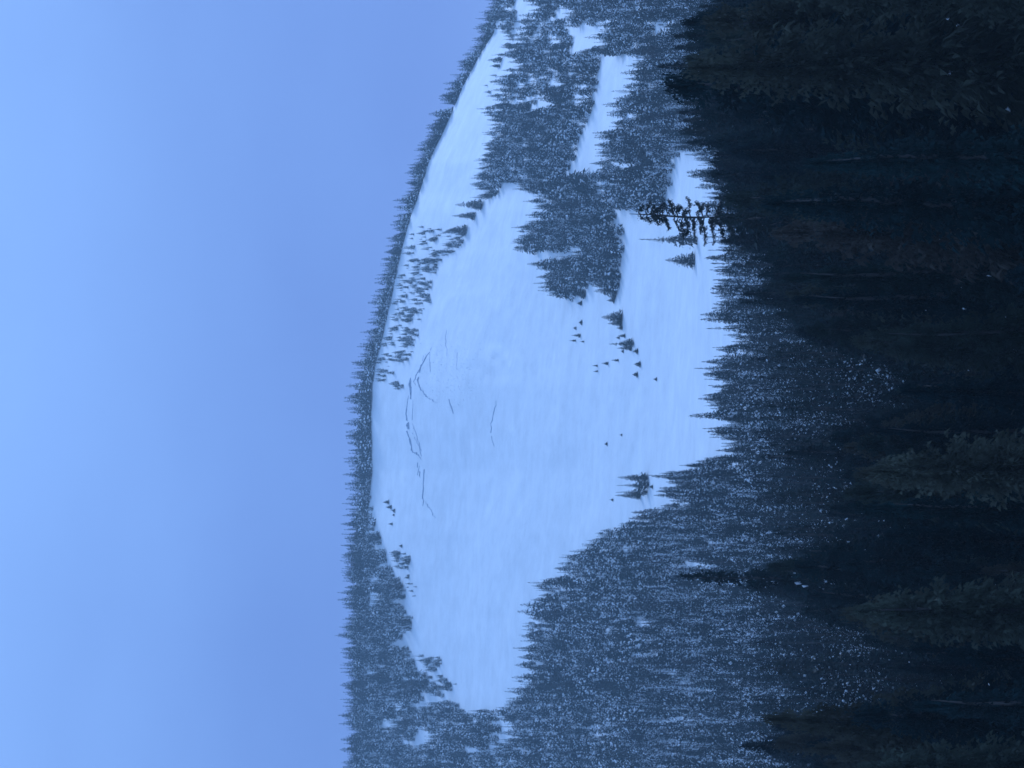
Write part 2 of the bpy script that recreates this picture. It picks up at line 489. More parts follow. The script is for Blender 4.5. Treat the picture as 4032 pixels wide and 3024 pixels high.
DARK = [(-600, 2640), (100, 2640), (150, 2620), (270, 2570), (330, 2640), (400, 2700), (500, 2670), (580, 2700), (640, 2760), (700, 2800), (860, 2835), (930, 2850), (1000, 3000), (1060, 3020),
    (1130, 3000), (1180, 2900), (1210, 3060), (1250, 3120), (1330, 3180), (1400, 3430), (1500, 3530), (1600, 3480), (1650, 3350), (1720, 3230), (1780, 3110), (1830, 3200), (1880, 3340),
    (1950, 3300), (2010, 3250), (2060, 3350), (2110, 3300), (2150, 3180), (2200, 3110), (2250, 3000), (2290, 2860), (2330, 3000), (2400, 3120), (2460, 3280), (2520, 3400),
    (2600, 3500), (2700, 3500), (2800, 3430), (2850, 3250), (2880, 3080), (2900, 2960), (2930, 3000), (3000, 3060), (3600, 3200)]

trees = []      # x, y, z, height, width factor, kind list, variant, tag key
def add_tree(P, h, wf, lst, var=None, key=None):
    trees.append([P[0], P[1], P[2], h, wf, lst, random.randrange(99) if var is None else var, key])

# scattered positions: uniform over the ground of the wedge in view and a little beside it
def wedge(d0, d1, n, half=R(9.3)):
    d = np.sqrt(rng.uniform(d0 ** 2, d1 ** 2, n)); a = rng.uniform(-half, half, n)
    return a, d

def thin(a, d, spacing):
    """drop points that stand closer than spacing"""
    x, y = np.sin(a) * d, np.cos(a) * d
    cell = {}
    keep = []
    for i in range(len(x)):
        s = spacing[i] if hasattr(spacing, '__len__') else spacing
        cx, cy = int(x[i] // 4), int(y[i] // 4)
        ok = True
        for u in (-1, 0, 1):
            for v_ in (-1, 0, 1):
                for j in cell.get((cx + u, cy + v_), ()):
                    if (x[i] - x[j]) ** 2 + (y[i] - y[j]) ** 2 < s * s: ok = False; break
                if not ok: break
            if not ok: break
        if ok:
            cell.setdefault((cx, cy), []).append(i); keep.append(i)
    return np.array(keep)

def scatter():
    # middle and upper forest
    a, d = wedge(230, 1850, 46000)
    spacing = np.interp(d, [230, 450, 900, 1400, 1850], [3.2, 3.9, 3.9, 3.4, 2.9])
    k = thin(a, d, spacing); a, d = a[k], d[k]
    z = ground_z(a, d)
    X, Y = np.sin(a) * d, np.cos(a) * d
    bx, by = project(np.stack([X, Y, z], -1))
    h = np.interp(d, [300, 700, 1000, 1500, 1850], [14, 13.5, 12.5, 12, 12]) * np.clip(np.exp(rng.normal(0, 0.24, len(d))), .4, 1.42)
    small = rng.random(len(d)) < 0.22
    h = np.where(small, h * 0.55, h)
    reach_ = np.where(rng.random(len(d)) < .38, .62, .92)      # some spires stand out over the snow behind
    def crosses():
        tx, ty = project(np.stack([X, Y, z + h], -1))
        bad = np.zeros(len(d), bool)
        for f in (0.0, 0.25, 0.5, 0.75, 1.0):
            f = f * reach_
            px, py = bx + (tx - bx) * f, by + (ty - by) * f
            for c in CLEAR:
                bad |= poly_in(c, px, py)
        return bad
    bad = crosses()
    h = np.where(bad, h * 0.62, h)
    ok = ~crosses() & ~(bad & (rng.random(len(d)) < .35))
    ty = by
    # patchy, more open stand in the upper right of the slope and below the snow field
    patch = ((bx > 1940) & (bx < 2330) & (by < 430)).astype(float) * 0.55 + ((bx > 2900) & (bx < 3150) & (by > 1130) & (by < 1400)) * 0.35
    patch += ((bx > 1500) & (bx < 1900) & (by > 2700)) * 0.3
    clump = vnoise(X / 7, Y / 16, 9) + 0.5
    ok &= ~((clump < patch) & (patch > 0))
    ok &= ~((vnoise(X / 8, Y / 15, 12) + 0.5 < 0.24))
    # trees of the valley floor stay below the line where the pale slope shows
    lim = interp_tab(DARK, ty) + rng.uniform(-90, 120, len(d))
    e_, _ = elev_of(lim, ty)
    cap = d * np.tan(e_) - z
    reach = 300 + 150 * side_shift(by)
    h = np.where(d < reach, np.minimum(h, cap), h)
    ok &= h > 2.2
    for i in np.nonzero(ok)[0]:
        lst = NEAR_KIND if d[i] < reach[i] else (FORE_KIND if d[i] < 620 else (MID_KIND if d[i] < 1150 else FAR_KIND))
        add_tree((X[i], Y[i], z[i]), h[i], random.uniform(.85, 1.25) * (1.25 if small[i] else 1), lst)
    # near, dark forest
    a, d = wedge(86, 420, 5700, R(13))
    k = thin(a, d, np.interp(d, [70, 420], [3.4, 3.2])); a, d = a[k], d[k]
    z = ground_z(a, d); X, Y = np.sin(a) * d, np.cos(a) * d
    for i in range(len(d)):
        H = random.uniform(10, 24) if random.random() < .8 else random.uniform(4, 10)
        bx, by = project((X[i], Y[i], z[i]))
        lim = interp_tab(DARK, by) + random.uniform(-30, 220)
        e, _ = elev_of(lim, by)
        allowed = d[i] * math.tan(e) - z[i]
        H = min(H, allowed)
        if H < 3.0: continue
        add_tree((X[i], Y[i], z[i]), H, random.uniform(.9, 1.35) * (14 / H) ** .25, CLOSE_KIND if d[i] < 190 else NEAR_KIND, key='near')
    # trees that show above the crest of the snow field
    a = rng.uniform(R(-9.3), R(9.3), 2600); d = D_CREST + rng.uniform(0, 1, 2600) ** 1.4 * 45 - 1
    k = thin(a, d, 2.0); a, d = a[k], d[k]
    z = ground_z(a, d); X, Y = np.sin(a) * d, np.cos(a) * d
    bx, by = project(np.stack([X, Y, z], -1))
    for i in range(len(d)):
        open_ = vnoise(np.array([X[i] / 9]), np.array([3.3]), 21)[0] + 0.5
        if by[i] < 1000 and open_ < 0.24 and random.random() < .8: continue
        H = random.uniform(8, 13.5) * interp_tab([(0, 1.15), (600, 1.1), (1000, 1.05), (1300, 1.2), (1500, 1.4), (1750, 1.5), (2000, 1.4), (3000, 1.3)], by[i])
        if random.random() < .06: H *= 1.15
        if random.random() < .3: H *= .62
        add_tree((X[i], Y[i], z[i]), H, random.uniform(.95, 1.6), FAR_KIND, key='ridge')
scatter()

def fill(poly, n, hpx, key, dens=None):
    xs, ys = [p[0] for p in poly], [p[1] for p in poly]
    c = 0
    for _ in range(n):
        x, y = random.uniform(min(xs), max(xs)), random.uniform(min(ys), max(ys))
        if not poly_in(poly, np.array([x]), np.array([y]))[0]: continue
        if dens and random.random() > dens(x, y): continue
        P = on_ground(x, y)
        hp = random.uniform(*hpx)
        add_tree(P, hp / F_PX * np.linalg.norm(P), random.uniform(1.0, 1.5) * (.82 if key == 'band' else 1), FAR_KIND if P[1] > 1150 else MID_KIND, key=key)
BAND = [(1640, 880), (1690, 900), (1830, 905), (1840, 940), (1800, 985), (1750, 1020), (1705, 1100), (1700, 1190), (1665, 1230), (1640, 1370), (1610, 1420), (1540, 1480),
        (1500, 1520), (1490, 1460), (1530, 1320), (1560, 1180), (1590, 1060), (1620, 960)]
def band_density(x, y):
    edge = np.interp(y, [880, 940, 1020, 1100, 1190, 1230, 1370, 1420, 1520], [1840, 1840, 1750, 1705, 1700, 1665, 1640, 1600, 1500])
    base = 0.80 if x > edge - 55 else 0.34
    if 1190 < y < 1215 or 1265 < y < 1290: base *= .25
    return base * (1.0 if vnoise(np.array([x / 28]), np.array([y / 12]), 5)[0] > -0.22 else .15)
fill(BAND, 2300, (15, 46), 'band', band_density)
fill([(2180, 1040), (2260, 1030), (2322, 1060), (2325, 1110), (2300, 1150), (2240, 1165), (2200, 1158)], 46, (60, 125), 'clump_a')
fill([(2380, 1070), (2440, 1065), (2445, 1120), (2430, 1150), (2390, 1140)], 42, (40, 85), 'clump_b')
fill([(1565, 2165), (1620, 2180), (1625, 2240), (1570, 2240)], 38, (20, 42), 'edge')
fill([(1600, 2250), (1650, 2290), (1660, 2380), (1640, 2390), (1610, 2330)], 18, (14, 26), 'edge')
fill([(1655, 2580), (1740, 2590), (1755, 2640), (1700, 2640)], 34, (24, 46), 'edge')
fill([(1720, 2650), (1790, 2670), (1815, 2720), (1760, 2720)], 26, (24, 46), 'edge')
fill([(1545, 1500), (1590, 1505), (1600, 1545), (1570, 1540)], 12, (18, 34), 'edge')

# single trees and bushes on the open snow: foot x, foot y, tip x, crown width in photo pixels, label
SINGLES = [
 (2745, 948, 2515, 50, 'tall thin conifer with a bare gap in its crown, beside the shaggy dark tree', 'spire'),
 (2735, 1026, 2618, 52, 'lone pointed conifer by itself on the lower snow field', None),
 (2550, 1885, 2430, 34, 'narrow conifer, top of the row of four on the snow nook', None),
 (2556, 1911, 2428, 32, 'narrow conifer, second in the row of four on the snow nook', None),
 (2550, 1938, 2424, 32, 'narrow conifer, third in the row of four on the snow nook', None),
 (2522, 1952, 2420, 26, 'slim conifer, last in the row of four on the snow nook', None),
 (2572, 1917, 2556, 14, 'tiny bush just below the row of four conifers', None),
 (1900, 806, 1790, 36, 'leaning bushy conifer at the tip of the upper forest tongue', None),
 (1872, 850, 1778, 26, 'slender conifer below the upper forest tongue on bare snow', None),
 (1838, 905, 1755, 34, 'squat conifer at the head of the sparse tree band', None),
 (2305, 1158, 2245, 30, 'small leaning conifer under the square tree clump', None),
 (2256, 1181, 2240, 15, 'round little bush below the square tree clump', None),
 (2292, 1194, 2270, 16, 'oval bush alone below the square tree clump', None),
 (2425, 1168, 2395, 22, 'small conifer at the lower end of the narrow tree clump', None),
 (2420, 1182, 2388, 18, 'low bushy conifer trailing the narrow tree clump', None),
 (2450, 1250, 2368, 46, 'broad isolated conifer with a ragged side, mid snow field', None),
 (2450, 1272, 2393, 26, 'short conifer touching the broad isolated one', None),
 (2452, 1291, 2428, 16, 'dwarf conifer beneath the broad isolated one', None),
 (2292, 1270, 2278, 16, 'dark round shrub high on the open snow', None),
 (2270, 1292, 2256, 12, 'faint twiggy shrub on the open snow', None),
 (2287, 1321, 2250, 12, 'short dark stub of a tree on the open snow', None),
 (2268, 1341, 2240, 8, 'thin faint sapling on the open snow', None),
 (2300, 1345, 2281, 8, 'bent faint sapling on the open snow', None),
 (2462, 1322, 2432, 14, 'twiggy little conifer above the row of small dark ones', None),
 (2440, 1330, 2424, 10, 'tiny forked sapling above the row of small dark ones', None),
 (2492, 1344, 2440, 20, 'small conifer, upper of the dark little group on the snow', None),
 (2496, 1354, 2394, 20, 'longest conifer of the dark little group on the snow', None),
 (2488, 1369, 2428, 20, 'thick small conifer, lowest of the dark little group', None),
 (2512, 1383, 2490, 18, 'bushy dwarf conifer beneath the dark little group', None),
 (2456, 1383, 2444, 12, 'small ring shaped bush beneath the dark little group', None),
 (2436, 1419, 2405, 10, 'fallen looking sapling pointing up the open snow', None),
 (2396, 1431, 2368, 12, 'forked sapling alone on the open snow', None),
 (2354, 1440, 2330, 7, 'thin faint twig on the snow, upper of two', None),
 (2356, 1462, 2334, 7, 'thin faint twig on the snow, lower of two', None),
 (2522, 1434, 2494, 20, 'small three cornered conifer on the lower snow', None),
 (2512, 1475, 2490, 18, 'wedge shaped bush on the lower snow', None),
 (2588, 1493, 2572, 12, 'last tiny bush toward the valley on the lower snow', None),
 (2392, 1748, 2380, 13, 'dark speck of a bush in the middle of the lower snow', None),
 (2450, 1713, 2437, 9, 'faint small shrub above the middle of the lower snow', None),
 (2416, 1968, 2398, 10, 'small bush up the snow from the row of four conifers', None),
 (1532, 1977, 1506, 14, 'uppermost tiny conifer in the short chain under the ridge trees', None),
 (1542, 1997, 1517, 14, 'second tiny conifer in the short chain under the ridge trees', None),
 (1556, 2010, 1538, 14, 'last tiny conifer in the short chain under the ridge trees', None),
 (1554, 2028, 1543, 9, 'speck of a bush just below the chain under the ridge trees', None),
 (1547, 2063, 1528, 9, 'flat faint bush on snow under the treed ridge', None),
 (1584, 2150, 1570, 11, 'tiny bush above the scattered edge trees under the ridge', None),
]
for bx, by, tx, wpx, lab, sp in SINGLES:
    P = on_ground(bx, by)
    dist = np.linalg.norm(P)
    h = (bx - tx) / F_PX * dist
    # crown radius of the shapes is about 0.14 of the height
    wf = (wpx / F_PX * dist) / (h * 0.26)
    trees.append([P[0], P[1], P[2], h, wf * 1.15, FORE_KIND, 6 if sp else random.choice([1, 3, 3, 6]), ('single', lab)])

# tall trees of the near forest whose tops stand out: tip x, tip y, distance, width, label
HEROES = [
 (2648, 2292, 232, 1.15, 'tall dark spire rising alone out of the near forest in front of the pale hillside'),
 (2895, 2902, 225, 1.3, 'wide dark conifer whose tip meets the pale forest in the low corner'),
 (3070, 1776, 250, 1.1, 'dark tapering conifer breaking into the speckled forest below the snow field'),
 (2572, 272, 330, 1.2, 'dark conifer whose top crosses the forest just below the long snow strip'),
 (2640, 150, 330, 1.3, 'broad dark conifer beside the small snow nook near the upper corner'),
 (2690, 575, 330, 1.2, 'dark conifer standing at the tip of the lower snow patch'),
 (2905, 1180, 300, .9, 'slim dark conifer over the sunken pale patches below the snow field'),
 (3190, 2190, 240, 1.1, 'dark conifer beside the tall lone spire, half its height'),
 (3250, 2008, 240, 1.0, 'dark pointed conifer between two pale speckled strips'),
 (2950, 1010, 300, 1.1, 'dark conifer top just below the thin isolated conifers'),
]
for tx, ty, dist, wf, lab in HEROES:
    e, az = elev_of(tx, ty)
    z = float(ground_z(np.array([az]), np.array([dist]))[0])
    h = dist * math.tan(e) - z
    trees.append([math.sin(az) * dist, math.cos(az) * dist, z, h, wf * min(1, 17 / h) , NEAR_KIND, random.choice([0, 2]), ('single', lab)])

# ------------------------------------------------------------------ which trees show largest
W, H_ = 504, 378
def rank():
    arr = np.array([[t[0], t[1], t[2], t[3], t[4]] for t in trees])
    bx, by = project(arr[:, :3])
    tip = arr[:, :3].copy(); tip[:, 2] += arr[:, 3]
    tx, ty = project(tip)
    dist = np.linalg.norm(arr[:, :3], axis=1)
    wpx = arr[:, 3] * 0.26 * arr[:, 4] / dist * F_PX
    depth = np.full((H_, W), 1e9); owner = np.full((H_, W), -1)
    # crest of the ground hides the feet of what stands behind it
    sc_ = W / 4032
    order = np.argsort(-dist)
    crest_x = interp_tab(CREST, (np.arange(H_) + .5) / sc_)
    for i in order:
        x0, x1 = tx[i] * sc_, bx[i] * sc_
        if x1 - x0 < .2: continue
        r0 = int(max(0, (by[i] - wpx[i] / 2) * sc_)); r1 = int(min(H_ - 1, (by[i] + wpx[i] / 2) * sc_))
        for rr in range(r0, r1 + 1):
            off = abs((rr + .5) / sc_ - by[i]) / (wpx[i] / 2 + 1e-6)
            s = x0 + (x1 - x0) * min(1, off) * .9
            e_ = min(x1, W)
            if dist[i] > D_CREST - 5: e_ = min(e_, crest_x[rr] * sc_)
            a_, b_ = int(max(0, round(s))), int(max(0, round(e_)))
            if b_ > a_: owner[rr, a_:b_] = i
    cnt = np.bincount(owner[owner >= 0].ravel(), minlength=len(trees))
    return cnt, tx, ty, bx, by, dist
cnt, TX, TY, BX, BY, DIST = rank()
score = cnt.astype(float)
for i, t in enumerate(trees):
    if isinstance(t[7], tuple): score[i] = 1e6
    elif t[7] == 'near' and not (0 < TY[i] < 3024): score[i] *= .3
chosen = set(np.argsort(-score)[:292].tolist())
N_SNAGS = 7

LANDMARKS = [(2560, 850, 'the shaggy old tree'), (2700, 960, 'the thin spire with the bare gap'), (2690, 1026, 'the lone pointed conifer'), (2490, 1920, 'the row of four on the snow'),
    (2760, 2292, 'the lone dark spire'), (2960, 2902, 'the wide dark corner tree'), (3130, 1776, 'the dark mid height tongue'),
    (2640, 200, 'the small snow nook'), (2300, 450, 'the long snow strip'), (2720, 700, 'the lower snow patch'), (2240, 1100, 'the square tree clump'),
    (2430, 1330, 'the dark little snow group'), (3700, 868, 'the grey dead trunk'), (3850, 2492, 'the pale bare dead trunk'),
    (2790, 1540, 'the snow field bottom rim'), (2870, 1760, 'the lowest snow bay'), (2100, 2350, 'the snow field flank'),
    (1850, 2780, 'the pointed end of the snow field'), (1890, 820, 'the upper forest tongue'), (1640, 700, 'the falling crest'), (1440, 1700, 'the level crest'),
    (1400, 2500, 'the wooded crest'), (2100, 250, 'the patchy upper wood'), (1720, 1150, 'the sparse tree band'), (3300, 300, 'the dark corner forest'),
    (3800, 1300, 'the shadowed mid height forest'), (3800, 2100, 'the deepest forest shadow'), (3450, 2200, 'the dark slope under the lone spire'), (2500, 2700, 'the pale hazy hillside')]
ORD = ['', 'second ', 'third ', 'fourth ', 'fifth ', 'sixth ', 'seventh ', 'eighth ', 'ninth ', 'tenth ', 'eleventh ', 'twelfth ']
def describe(members):
    out, cell = {}, {}
    for i in members:
        t = trees[i]
        x, y = max(TX[i] + .2 * (BX[i] - TX[i]), 0), TY[i]
        dl = [math.hypot(x - a, y - b_) for a, b_, _ in LANDMARKS]
        k = int(np.argmin(dl)); lx, ly, nm = LANDMARKS[k]
        ang = math.degrees(math.atan2(y - ly, x - lx)) % 360
        side = ['right of', 'lower right of', 'below', 'lower left of', 'left of', 'upper left of', 'above', 'upper right of'][int((ang + 22.5) // 45) % 8]
        if DIST[i] > 700: look, grp = 'small hazy conifer', 'hazy conifers on the mountainside'
        elif DIST[i] > 300: look, grp = 'snow dusted conifer', 'conifers of the speckled forest'
        else: look, grp = 'dark conifer', 'dark conifers of the near forest'
        if t[7] == 'ridge': grp = 'conifers along the crest'
        if t[7] == 'band': grp = 'stunted conifers under the crest'
        size = 'broad ' if t[4] > 1.25 else ('narrow ' if t[4] < .98 else '')
        cell.setdefault((size, look, side, nm), []).append((dl[k], i)); out[i] = grp
    lab = {}
    for (size, look, side, nm), lst in cell.items():
        for r_, (_, i) in enumerate(sorted(lst)):
            near = f", {ORD[min(r_, 11)]}nearest {side} {nm}" if len(lst) > 1 else f" {side} {nm}"
            lab[i] = (size + look + near, out[i])
    return lab
LABELS = describe([i for i in chosen if not isinstance(trees[i][7], tuple)])

for i in sorted(chosen):
    x, y, z, h, wf, lst, var, key = trees[i]
    cm, tm, sm = lst[var % len(lst)]
    root = bpy.data.objects.new('conifer', None)
    root.empty_display_size = 0.2
    scene.collection.objects.link(root)
    root.location = (x, y, z - 0.01 * h)
    root.rotation_euler = (random.gauss(0, .02), random.gauss(0, .02), random.uniform(0, 6.28))
    root.scale = (h * wf, h * wf, h)
    if isinstance(key, tuple): tag(root, key[1], 'tree')
    else:
        lab, grp = LABELS[i]
        tag(root, lab, 'tree', grp)
    link('trunk', tm, root)
    c = link('crown', cm, root)
    tag(link('snow', sm, c), kind='stuff')

# the rest of the forest is one mass
def forest_mass(name, label, members):
    pts = np.array([[t[0], t[1], t[2] - 0.01 * t[3]] for t in members])
    me = bpy.data.meshes.new(name)
    me.from_pydata(pts.tolist(), [], [])
    lists = [NEAR_KIND, FORE_KIND, MID_KIND, FAR_KIND, CLOSE_KIND]
    protos = sum(lists, [])
    start, n0 = {}, 0
    for l_ in lists: start[id(l_)] = n0; n0 += len(l_)
    def pidx(t):
        base = start[id(t[5])]
        return base + t[6] % len(t[5])
    at = me.attributes.new('which', 'INT', 'POINT'); at.data.foreach_set('value', [pidx(t) for t in members])
    at = me.attributes.new('turn', 'FLOAT_VECTOR', 'POINT')
    at.data.foreach_set('vector', np.array([(random.gauss(0, .025), random.gauss(0, .025), random.uniform(0, 6.28)) for t in members]).ravel())
    at = me.attributes.new('size', 'FLOAT_VECTOR', 'POINT')
    at.data.foreach_set('vector', np.array([(t[3] * t[4], t[3] * t[4], t[3]) for t in members]).ravel())
    o = link(name, me)
    tag(o, label, kind='stuff')
    ng = bpy.data.node_groups.new(name, 'GeometryNodeTree')
    ng.interface.new_socket('Geometry', in_out='INPUT', socket_type='NodeSocketGeometry')
    ng.interface.new_socket('Geometry', in_out='OUTPUT', socket_type='NodeSocketGeometry')
    N, L = ng.nodes, ng.links
    gi, go = N.new('NodeGroupInput'), N.new('NodeGroupOutput')
    g2i = N.new('GeometryNodeGeometryToInstance')
    # the last link made to a multi-input comes first, so link in reverse
    for cm, tm, sm in reversed(protos):
        jm = bpy.data.meshes.new('tree_shape')
        V, F, MI = [], [], []
        for q, src in enumerate((cm, tm, sm)):
            n = len(V)
            V += [tuple(v.co) for v in src.vertices]
            for p in src.polygons: F.append([n + k for k in p.vertices]); MI.append(q)
        jm.from_pydata(V, [], F)
        for mm in (cm.materials[0], MAT_BARK, MAT_BSNOW): jm.materials.append(mm)
        jm.polygons.foreach_set('material_index', MI)
        po = bpy.data.objects.new('tree_shape', jm)
        oi = N.new('GeometryNodeObjectInfo')
        oi.inputs['Object'].default_value = po
        oi.inputs['As Instance'].default_value = False
        L.new(oi.outputs['Geometry'], g2i.inputs[0])
    iop = N.new('GeometryNodeInstanceOnPoints')
    def attr(nm, ty):
        a = N.new('GeometryNodeInputNamedAttribute'); a.data_type = ty; a.inputs['Name'].default_value = nm
        return a.outputs['Attribute']
    L.new(gi.outputs[0], iop.inputs['Points'])
    L.new(g2i.outputs[0], iop.inputs['Instance'])
    iop.inputs['Pick Instance'].default_value = True
    L.new(attr('which', 'INT'), iop.inputs['Instance Index'])
    e2r = N.new('FunctionNodeEulerToRotation')
    L.new(attr('turn', 'FLOAT_VECTOR'), e2r.inputs[0])
    L.new(e2r.outputs[0], iop.inputs['Rotation'])
    L.new(attr('size', 'FLOAT_VECTOR'), iop.inputs['Scale'])
    L.new(iop.outputs[0], go.inputs[0])
    md = o.modifiers.new('forest', 'NODES'); md.node_group = ng
    return o
rest = [t for i, t in enumerate(trees) if i not in chosen]
forest_mass('forest', 'conifer forest covering the mountainside and the near slope', rest)
print('trees', len(trees), 'single', len(chosen), 'near', sum(1 for t in trees if t[5] is NEAR_KIND))

# ------------------------------------------------------------------ the shaggy old tree and grey snags
def shaggy_tree():
    tx, ty, dist = 2478, 842, 238.0
    e, az = elev_of(tx, ty)
    z = float(ground_z(np.array([az]), np.array([dist]))[0])
    H = dist * math.tan(e) - z
    root = bpy.data.objects.new('old_conifer', None)
    scene.collection.objects.link(root)
    root.location = (math.sin(az) * dist, math.cos(az) * dist, z)
    tag(root, 'shaggy old conifer with thick drooping branches silhouetted on the snow', 'tree')
    m_px = dist / F_PX      # metres per photo pixel here
    V, F = tube([(0, 0, -.3), (0, 0, H * .3), (.1, 0, H * .6), (-.3, .05, H - 9), (-.35, 0, H - 5), (-.1, 0, H - 2), (0, 0, H)], [.34, .28, .22, .13, .1, .06, .02], 8)
    link('trunk', mesh_from('old_trunk', V, F, [MAT_BARK], smooth=True), root)
    g = np.random.default_rng(5)
    # below the frame of open snow the crown is full
    P = []
    def tufts(path, r, dens, rad):
        """needle tufts along a branch path"""
        p0, p1, sd = [], [], []
        path = np.array(path)
        seg = np.linalg.norm(np.diff(path, axis=0), axis=1); cum = np.concatenate([[0], np.cumsum(seg)])
        n = int(cum[-1] * dens * 2.4)
        for _ in range(n):
            s = g.uniform(0, 1) ** .7 * cum[-1]
            c = np.array([np.interp(s, cum, path[:, k]) for k in range(3)])
            v = g.normal(0, 1, 3); v /= np.linalg.norm(v)
            rr = rad * (1.15 - .5 * s / cum[-1])
            c = c + g.normal(0, .33, 3) * rr; rr *= .62
            p0.append(c - v * rr * .15); p1.append(c + v * rr * g.uniform(.6, 1.3) + np.array([0, 0, -.06]))
            w = np.cross(v, g.normal(0, 1, 3)); w /= np.linalg.norm(w) + 1e-6
            sd.append(w * rr * .24)
        return np.array(p0), np.array(p1), np.array(sd)
    def branch(h, side, reach, drop, curl, rad, dens=62, depth=0.0):
        # side +1 = toward the photo top (world right)
        p = [(0, 0, h), (side * reach * .3, depth * .3, h + .12), (side * reach * .62, depth * .7, h - drop * .4), (side * reach * .88, depth, h - drop * .85), (side * reach, depth, h - drop + curl)]
        q = [(x - .3 * (1 if h < H - 4 else .3), y_, z_) for x, y_, z_ in p]
        V, F = tube(q, [.06, .05, .038, .025, .012], 5)
        bo = link('branch', mesh_from('old_branch', V, F, [MAT_BARK]), root)
        a, b_, s = tufts(q[1:], 0, dens, rad)
        v, f = kites(a, b_, s, .01)
        link('needle_tuft', mesh_from('old_tuft', v, f, [MAT_NEEDLE]), bo)
    spec = []
    # (photo x along trunk, photo y of branch end, droop px, curl px, tuft radius m)
    for x, yend, drop, curl, rad in [
        (2520, 812, 10, 0, .3), (2525, 872, 12, 0, .3), (2548, 800, 12, 0, .32), (2550, 884, 12, 0, .34), (2570, 810, 8, 0, .34), (2575, 890, 20, 0, .36),
        (2592, 816, 10, 0, .34), (2600, 884, 10, 0, .3), (2612, 806, 0, 6, .28), (2632, 806, -16, 8, .28), (2618, 908, 18, 0, .25), (2625, 916, 6, 6, .2),
        (2650, 796, -14, 10, .36), (2672, 806, 0, 0, .3), (2660, 916, 12, 0, .2), (2690, 932, 2, 0, .42), (2712, 930, -8, 0, .34), (2720, 774, -10, 14, .27), (2700, 812, -18, 0, .24),
        (2735, 938, 0, -20, .22), (2740, 905, -14, 0, .26), (2755, 800, 12, 0, .26), (2770, 792, -30, 0, .3), (2775, 966, 4, 10, .27), (2765, 920, -4, 0, .28), (2790, 806, 0, 0, .34),
        (2808, 964, 6, 12, .24), (2800, 900, 10, 0, .34), (2830, 790, 10, 0, .34), (2840, 940, 10, 0, .34), (2870, 780, 10, 0, .4), (2880, 940, 10, 0, .4)]:
        h = H - (x - tx) * m_px
        off = (ty + 10 - yend)
        branch(h, 1 if off > 0 else -1, abs(off) * m_px, drop * m_px, curl * m_px * .6, rad * 1.0, depth=g.uniform(-.5, .5))
    # front and back branches thicken the axis
    for k in range(34):
        h = H - g.uniform(.5, 9.5)
        branch(h, g.choice([-1, 1]), g.uniform(.25, .55) * min(1.6, .4 + (H - h) * .35), g.uniform(.1, .5), 0, .26, 45, depth=g.uniform(-1.3, 1.3))
    sh = crown_shape(77, 46, 11, 9, .16, low=.05, droop=.45, power=.7, size=.42)
    P0, P1, SD = sh
    cut = P0[:, 2] < 1 - 9.2 / H
    s = np.array([H * .9, H * .9, H])
    v, f = kites(P0[cut] * s, P1[cut] * s, SD[cut] * s, .1)
    link('crown', mesh_from('old_crown', v, f, [MAT_NEEDLE]), root)
shaggy_tree()

def snag(tx, ty, dist, h, label, seed):
    g = random.Random(seed)
    e, az = elev_of(tx, ty)
    z = float(ground_z(np.array([az]), np.array([dist]))[0])
    H = dist * math.tan(e) - z
    root = bpy.data.objects.new('dead_tree', None)
    scene.collection.objects.link(root)
    root.location = (math.sin(az) * dist, math.cos(az) * dist, z)
    tag(root, label, 'dead tree')
    lean = g.uniform(-.03, .03)
    V, F = tube([(lean * H * f * f, 0, H * f - .3) for f in (0, .2, .4, .6, .8, .93, 1)], [.1, .09, .075, .06, .045, .03, .015], 7)
    link('trunk', mesh_from('dead_trunk', V, F, [MAT_GREYWOOD], smooth=True), root)
    for k in range(22):
        f = g.uniform(.35, .97); a = g.uniform(0, 6.28); l = (1 - f) * H * .22 + .3
        p = np.array([lean * H * f * f, 0, H * f - .3]); u = np.array([math.cos(a), math.sin(a), g.uniform(-.5, .1)])
        V, F = tube([p, p + u * l * .5, p + u * l + np.array([0, 0, -.15])], [.018, .012, .005], 4)
        link('branch', mesh_from('dead_branch', V, F, [MAT_GREYWOOD]), root)
snag(3640, 868, 110, 0, 'grey dead trunk in the dark forest toward the photo top', 1)
snag(3720, 2492, 100, 0, 'pale bare dead trunk with short limbs in the dark low corner', 2)

# ------------------------------------------------------------------ cracks where the snow has slid
def crack_line(pts, w):
    """a low wall of old layered snow left standing along a line on the slope"""
    P = [on_ground(*p) for p in pts]
    # finer steps with a little wander
    Q = []
    for a, b_ in zip(P[:-1], P[1:]):
        n = max(2, int(np.linalg.norm(b_ - a) / 2.5))
        for k in range(n): Q.append(a + (b_ - a) * k / n)
    Q.append(P[-1])
    V, F = [], []
    for i, q in enumerate(Q):
        f = math.sin(math.pi * min(1, max(0, (i + .3) / len(Q)))) ** .5
        ww = w * f * random.uniform(.45, 1.3) + .05
        jx, jy = random.uniform(-.8, .8), random.uniform(-1.8, 1.8)
        d0 = math.hypot(q[0] + jx, q[1] + jy); az = math.atan2(q[0] + jx, q[1] + jy)
        for dd, up in ((-.4, -.3), (-.05, ww * .9), (.5, ww * 1.0), (1.5, -.35)):
            d = d0 + dd
            V.append((math.sin(az) * d, math.cos(az) * d, float(ground_z(np.array([az]), np.array([d]))[0]) + up))
    for i in range(len(Q) - 1):
        if random.random() < .10: continue
        for k in range(3):
            a = i * 4 + k
            F.append([a, a + 4, a + 5, a + 1])
    return V, F
